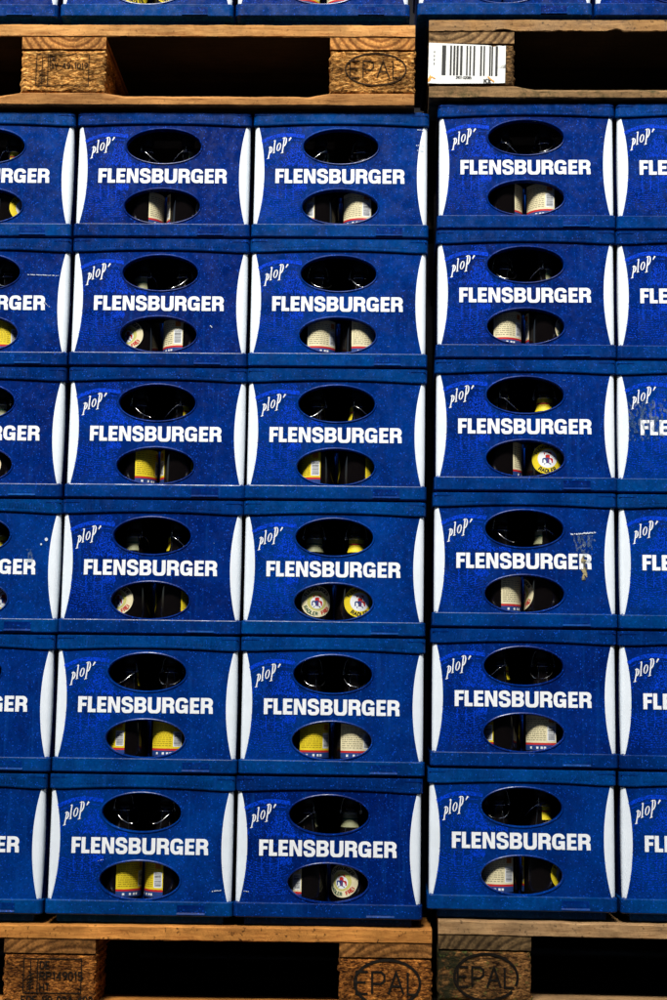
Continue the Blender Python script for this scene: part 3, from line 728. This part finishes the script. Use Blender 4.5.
# ------------------------------------------------------------------ pallets
def fb(x, y, z, s, o=3): return noise.fractal(Vector((x*s, y*s, z*s)), 1.0, 2.0, o)
def disp(seed, amp):
    def f(x, z):
        d = amp*(fb(x*.55, seed, z*1.5, 110, 4)*.8+fb(x, seed+7, z, 30, 2)*.5)
        return d
    return f
def block(name, w_, d, h, cx, yf, z0, m, parent, amp=.0010, seed=0, fine=True, edge=.0030):
    """pressed-wood block, crumbly front face; returns the object and its front-surface function"""
    f = disp(seed, amp); mb = MB()
    if not fine:
        mb.box(-w_/2, w_/2, 0, d, 0, h); return mb.obj(name, m, parent, (cx, yf, z0)), f
    nx, nz = int(w_/.0016), int(h/.0016); vs = []
    for k in range(nz+1):
        for i in range(nx+1):
            u, v = i/nx, k/nz; x, z = -w_/2+w_*u, h*v
            ex = min(u, 1-u)*w_; ez = min(v, 1-v)*h; e = min(ex, ez)
            y = -f(x, z)+.0048*max(0, 1-e/.006)**2
            if i in (0, nx): x += edge*fb(seed, z, 3, 90, 3)*(1.6)
            if k in (0, nz): z += edge*fb(x, seed, 5, 90, 3)*1.3*(1 if k == 0 else 1)
            vs.append((x, y, z))
    mb.add(vs, [(k*(nx+1)+i, k*(nx+1)+i+1, (k+1)*(nx+1)+i+1, (k+1)*(nx+1)+i) for k in range(nz) for i in range(nx)])
    loop = [i for i in range(nx+1)]+[(k)*(nx+1)+nx for k in range(1, nz+1)]+[nz*(nx+1)+i for i in range(nx-1, -1, -1)]+[k*(nx+1) for k in range(nz-1, 0, -1)]
    rim = [vs[i] for i in loop]; back = [(x, d, z) for x, y, z in rim]; mid = [(x, .006, z) for x, y, z in rim]
    n = len(rim); mb.add(rim+mid+back, [(a*n+(i+1) % n, a*n+i, (a+1)*n+i, (a+1)*n+(i+1) % n) for a in range(2) for i in range(n)]+[tuple(range(2*n, 3*n))])
    return mb.obj(name, m, parent, (cx, yf, z0)), f
def board(name, x0, x1, y0, y1, z0, z1, m, parent, seed=0, rough=.0006, cham=None, ragged=0):
    """plank along X with slightly waney edges; cham(x) lowers the front top edge"""
    n = int((x1-x0)/.004); loops = []; cx, cy = (x0+x1)/2, (y0+y1)/2; b = .0015
    for i in range(n+1):
        x = x0+(x1-x0)*i/n; c = cham(x) if cham else 0
        j = lambda k, a=rough: a*fb(x, seed+k*3.1, .3, 26, 3)+a*.5*fb(x, seed+k, 0, 190, 2)
        rg = ragged*max(0, fb(x, seed+40, 0, 20, 4)) if ragged else 0
        loops.append([(x-cx, y0-cy+j(1), z0-z0+b+j(2)+rg), (x-cx, y0-cy+b+j(1), 0+j(3)+rg), (x-cx, y1-cy, 0), (x-cx, y1-cy, z1-z0), (x-cx, y0-cy+b+c*1.6, z1-z0+j(4)), (x-cx, y0-cy+j(5), z1-z0-b-c+j(4)), (x-cx, y0-cy+j(6, rough*1.3), (z1-z0)/2)])
    k = len(loops[0]); mb = MB()
    mb.add([v for L in loops for v in L], [(a*k+i, a*k+(i+1) % k, (a+1)*k+(i+1) % k, (a+1)*k+i) for a in range(n) for i in range(k)]+[tuple(range(k))[::-1], tuple(n*k+i for i in range(k))])
    bm = bmesh.new(); tmp = bpy.data.meshes.new('t'); tmp.from_pydata(mb.v, [], mb.f); bm.from_mesh(tmp); bpy.data.meshes.remove(tmp); bmesh.ops.recalc_face_normals(bm, faces=bm.faces)
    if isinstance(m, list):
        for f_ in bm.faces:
            if f_.normal.z < -.8: f_.material_index = 1  # undersides take the wood with shade painted in
    return mesh_obj(name, bm, m, parent, (cx, cy, z0))
def stamp(obj, f, strokes, wd, m, name='stamp', lift=.0011):
    mb = MB()
    for k, st in enumerate(strokes):
        v, fc = ribbon(dens(st, .0012), wd)
        mb.add([(x, -f(x, z)-lift-.00004*(k % 7), z) for x, z in v], fc)
    return mb.obj(name, m, obj)
def pallet(name, px, py, pz, slope, mt, label, seeds, stamps, h=1.0, rotz=0, ragged=0):
    root = empty(name, (px, py, pz), (0, -slope, rotz)); tag(root, label, 'pallet', 'wooden pallets carrying the crates')
    cen = (.0725, .6, 1.1275)
    t = .022*h; B = .078*h
    def cham(x):
        for a, b in ((.145, .5275), (.6725, 1.055)):
            if a < x < b: return .0085*min(1, min(x-a, b-x)/.035)
        return 0
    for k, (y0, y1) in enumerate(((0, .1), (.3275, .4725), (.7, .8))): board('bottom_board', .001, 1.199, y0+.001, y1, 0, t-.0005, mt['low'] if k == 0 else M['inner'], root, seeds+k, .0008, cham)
    for ix, x in enumerate(cen):
        for iy, (y0, y1) in enumerate(((.002, .1), (.3275, .4725), (.702, .8))):
            fine = iy == 0 and (ix, iy) in stamps
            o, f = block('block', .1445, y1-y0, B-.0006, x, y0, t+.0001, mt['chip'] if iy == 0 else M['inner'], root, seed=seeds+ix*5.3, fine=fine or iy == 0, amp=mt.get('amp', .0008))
            if fine: stamps[(ix, iy)](o, f)
        mb = MB(); nseg = 36; w2 = .0722                          # stringer seen end on
        top = [(-w2+2*w2*i/nseg, t-.0006+.0008*fb(i*.02, seeds+ix, 0, 40, 2)) for i in range(nseg+1)]
        bot_ = [(-w2+2*w2*i/nseg+(.002*fb(i, seeds, ix, 3, 2) if i in (0, nseg) else 0), .0004+.0010*abs(fb(i*.02, seeds+ix+9, 1, 40, 2))) for i in range(nseg+1)]
        vs = [(x_, .0, z_) for x_, z_ in bot_]+[(x_, .0, z_) for x_, z_ in top]+[(x_, .797, z_) for x_, z_ in bot_]+[(x_, .797, z_) for x_, z_ in top]; n = nseg+1
        fs = [(i, i+1, n+i+1, n+i) for i in range(nseg)]+[(n+i, n+i+1, 3*n+i+1, 3*n+i) for i in range(nseg)]+[(i+1, i, 2*n+i, 2*n+i+1) for i in range(nseg)]
        fs += [(0, n, 3*n, 2*n), (nseg, 2*n+nseg, 3*n+nseg, n+nseg)]+[(2*n+i+1, 2*n+i, 3*n+i, 3*n+i+1) for i in range(nseg)]
        mb.add(vs, fs); mb.obj('stringer_board', mt['end'], root, (x, .0015, t+B))
    for k, (y0, y1) in enumerate(((0, .145), (.182, .282), (.3275, .4725), (.518, .618), (.655, .8))):
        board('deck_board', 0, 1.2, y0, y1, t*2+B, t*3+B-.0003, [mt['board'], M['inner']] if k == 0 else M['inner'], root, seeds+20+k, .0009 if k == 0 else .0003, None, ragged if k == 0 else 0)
    return root
def oval_strokes(cx, cz, rx, rz, a0=0, a1=360): return [arc(cx, cz, rx, rz, a0, a1, 48)]
def epal(cx, cz, rx, rz, h, m, wd=.0021, a0=0, a1=360, txt='EPAL', wx=1.0):
    def go(o, f):
        st = oval_strokes(cx, cz, rx, rz, a0, a1); wt = text_width(txt, h, .20, wx); t, _ = text_strokes(txt, cx-wt/2, cz-h/2, h, .20, wx)
        stamp(o, f, st, wd*1.25, m, 'oval_stamp'); stamp(o, f, t, wd, m, 'letter_stamp')
    return go
def box_stamp(x0, x1, z0, z1, m, lines, sx, wd=.0011, foot=None):
    def go(o, f):
        st = [[(x0, z0), (x1, z0), (x1, z1), (x0, z1), (x0, z0)], [(sx, z0), (sx, z1)]]
        # wheat-ear mark
        cx = (x0+sx)/2
        st += [[(cx, z0+.003), (cx, z1-.003)]]+[[(cx-.0055, z0+.004+i*.0050), (cx, z0+.008+i*.0050)] for i in range(5)]+[[(cx+.0055, z0+.008+i*.0050+.002), (cx, z0+.006+i*.0050)] for i in range(5)]
        stamp(o, f, st, wd, m, 'frame_stamp'); tx = []
        for (s, x, z, h) in lines: tx += text_strokes(s, x, z, h, .25)[0]
        if foot: tx += text_strokes(*foot, .25)[0]
        stamp(o, f, tx, wd*1.35, m, 'letter_stamp')
    return go
MLT = dict(board=M['lt_board'], low=M['lt_low'], chip=M['lt_chip'], end=M['lt_end'], amp=.0019)
MRT = dict(board=M['rt_board'], low=M['rt_low'], chip=M['rt_chip'], end=M['rt_end'])
MLB = dict(board=M['lb_board'], low=M['lb_board'], chip=M['lb_chip'], end=M['lb_end'])
MRB = dict(board=M['rb_board'], low=M['rb_board'], chip=M['rb_chip'], end=M['rb_end'])
pallet('pallet', -.3240, -.012, 1.3425, .0005, MLT, 'bright tan pallet above the left stack, stamped pressed-wood blocks', 3,
       {(1, 0): box_stamp(-.046, .044, .012, .068, ST_LT, [('DE-', -.023, .056, .0080), ('BY-49-1019', -.023, .043, .0095)], -.026, .0012),
        (2, 0): epal(.0060, .0430, .0515, .0285, .030, ST_LT, .0020)}, h=1.0)
pallet('pallet', -.2865, -.009, -.1590, .006, MLB, 'orange-brown pallet under the left stack, burned oval stamp on its corner block', 11,
       {(1, 0): box_stamp(-.040, .051, .018, .070, ST_LB, [('DE', -.014, .055, .0105), ('RP149015', -.014, .038, .0120), ('HT', -.014, .0215, .0105)], -.018, .0015, ('FDE 80 024 402', -.042, .002, .0110)),
        (2, 0): epal(.003, .0400, .0510, .0345, .033, ST_LB, .0034)})
rtp = pallet('pallet', .8990, -.009, 1.3590, -.003, MRT, 'weathered brown pallet above the right stack, white barcode sticker on its block', 23, {}, h=.968, rotz=-.012, ragged=.008)
pallet('pallet', .9225, -.010, -.1372, 0, MRB, 'dark mossy pallet under the right stack, faded oval stamp', 31,
       {(0, 0): epal(.002, .0370, .0490, .0350, .030, ST_RB, .0034, -20, 325)}, rotz=-.015)
# sticker
def sticker():
    f = disp(23, .0008); mb = MB(); w_, h = .1300, .0735; nx, nz = 26, 12
    def surf(x, z, d=0):
        curl = .0045*max(0, (x-.112)/.018)**2*(1 if z > .03 else .3)+.003*max(0, 1-(x/.02))*max(0, 1-z/.02)
        return (x, -.0022-curl-d+.00015*math.sin(x*160+z*90), z+.0000+.03*x*.0)
    def cut(x, z):   # ragged outline
        zz = z
        if x > .104: zz = min(zz, h-.004-.10*(x-.104)*0 + .0015*math.sin(x*900))
        return zz
    P_ = [[surf(w_*i/nx, cut(w_*i/nx, (h*k/nz)*(1-.05*i/nx)+.002*i/nx*0)+(.0035*(i/nx) if k == 0 else .0)) for i in range(nx+1)] for k in range(nz+1)]
    mb.add([p for r_ in P_ for p in r_], [(k*(nx+1)+i, k*(nx+1)+i+1, (k+1)*(nx+1)+i+1, (k+1)*(nx+1)+i) for k in range(nz) for i in range(nx)])
    # printed bars, figures and letters
    bars = [(108,138),(168,182),(193,208),(216,232),(244,262),(290,302),(314,326),(342,356),(394,408),(418,430),(462,474),(478,490),(508,526)]
    sx = w_/575.
    for a_, b_ in bars: 
        v, fc = ribbon(dens([((a_+b_-16)/2*sx, .0160), ((a_+b_-16)/2*sx, .0690)], .003), (b_-a_)*sx); mb.add([surf(p_, q_, .0005) for p_, q_ in v], fc, 1)
    def tx(s, x, z, h_, t, m=1):
        for k, st in enumerate(text_strokes(s, x, z, h_, .2)[0]):
            v, fc = ribbon(st, t); mb.add([surf(a_, b_, .0005+.00003*(k % 5)) for a_, b_ in v], fc, m)
    tx('2901-02085', .0470, .0100, .0040, .0008); tx('KX', .0950, .0025, .0078, .0020); 
    for k in range(4): mb.quad(*[surf(a_, b_, .0004) for a_, b_ in ((.009, .034+.007*k), (.0105, .034+.007*k), (.0105, .038+.007*k), (.009, .038+.007*k))], 1)
    for st in ([(.0, .006), (.006, .012), (.012, .009)], [(.101, .0145), (.106, .0095), (.112, .0055)]):
        v, fc = ribbon(st, .0022); mb.add([surf(max(0, a_), b_, .0007) for a_, b_ in v], fc, 2)
    v, fc = ribbon([(.0005, .002), (.002, .0075), (.004, .016)], [.001, .006, .001]); mb.add([surf(max(0, a_), b_, .0006) for a_, b_ in v], fc, 2)
    m_, nt_, b_ = mat('sticker_paper', (.80, .80, .74), .6, .3); n_ = N(nt_); v_ = n_.mapped()
    n_.link(n_.mix(n_.ramp(n_.noise(v_, 60, 5, .7), [(.60, W3(0)), (.75, W3(.5))]), (.80, .80, .74), (.45, .40, .28)), b_.inputs['Base Color'])
    OR2, _, _ = mat('rust_orange_stain', (.75, .32, .03), .7)
    return mb, [m_, BLK, OR2]
mb, ms = sticker()
blk = [o for o in col.objects if o.parent == rtp and o.name.startswith('block') and abs(o.location.x-.0725) < .001 and o.location.y < .01][0]
st = mb.obj('barcode_sticker', ms, blk, (-.0735, 0, .0030)); st.rotation_euler = (0, R(1.0), 0)
st['label'] = 'white barcode sticker with curled corner'

# ------------------------------------------------------------------ setting
GND, ntq, bq = mat('ground_asphalt', (.05, .05, .048), .9, .2); nq = N(ntq); vq = nq.mapped(rnd=False)
nq.link(nq.ramp(nq.noise(vq, 30, 6, .7), [(.3, (.018, .018, .017)), (.7, (.050, .048, .045))]), bq.inputs['Base Color']); nq.bump(nq.noise(vq, 180, 4), bq, .6, .004)
mb = MB(); xs = [-60, -8, -1, 0, .5, .9, .915, 1.3, 2.2, 9, 60]; ys = [-60, -8, -2, -.5, 0, .5, 1, 8, 60]
def gz(x): t = min(1, max(0, (x-.90)/.015)); return -.1600+.0248*t
mb.add([(x, y, gz(x)) for y in ys for x in xs], [(j*len(xs)+i, j*len(xs)+i+1, (j+1)*len(xs)+i+1, (j+1)*len(xs)+i) for j in range(len(ys)-1) for i in range(len(xs)-1)])
g = mb.obj('ground', GND); tag(g, kind='structure')
WM, ntw, bw = mat('wall_painted_shade', (.012, .012, .014), .9, .1); nw = N(ntw); nw.link(nw.ramp(nw.noise(nw.mapped(rnd=False), 6, 5), [(.3, (.008, .008, .010)), (.7, (.020, .019, .020))]), bw.inputs['Base Color'])  # near-black colour stands in for the deep shade behind the pallets
mb = MB(); mb.box(-3, 5, .86, 1.06, -.2, 4); wl = mb.obj('wall', WM); tag(wl, 'wall behind the pallets, deep shade painted into its colour', 'wall')

# unseen block added behind the camera to keep sun and sky off lower rows
SHED, nth, bh = mat('shed_cladding', (.06, .06, .06), .8, .2); nh = N(nth)
nh.link(nh.ramp(nh.noise(nh.mapped((1, 1, .2), rnd=False), 3, 4), [(.3, (.045, .045, .045)), (.7, (.075, .073, .07))]), bh.inputs['Base Color'])
mb = MB(); mb.box(-14, 16, -11.0, -7.5, -.2, 8.70); mb.box(-14.3, 16.3, -11.3, -7.45, 8.70, 8.80); sh = mb.obj('shed', SHED); tag(sh, 'long dark shed across the yard, behind the viewer', 'shed')
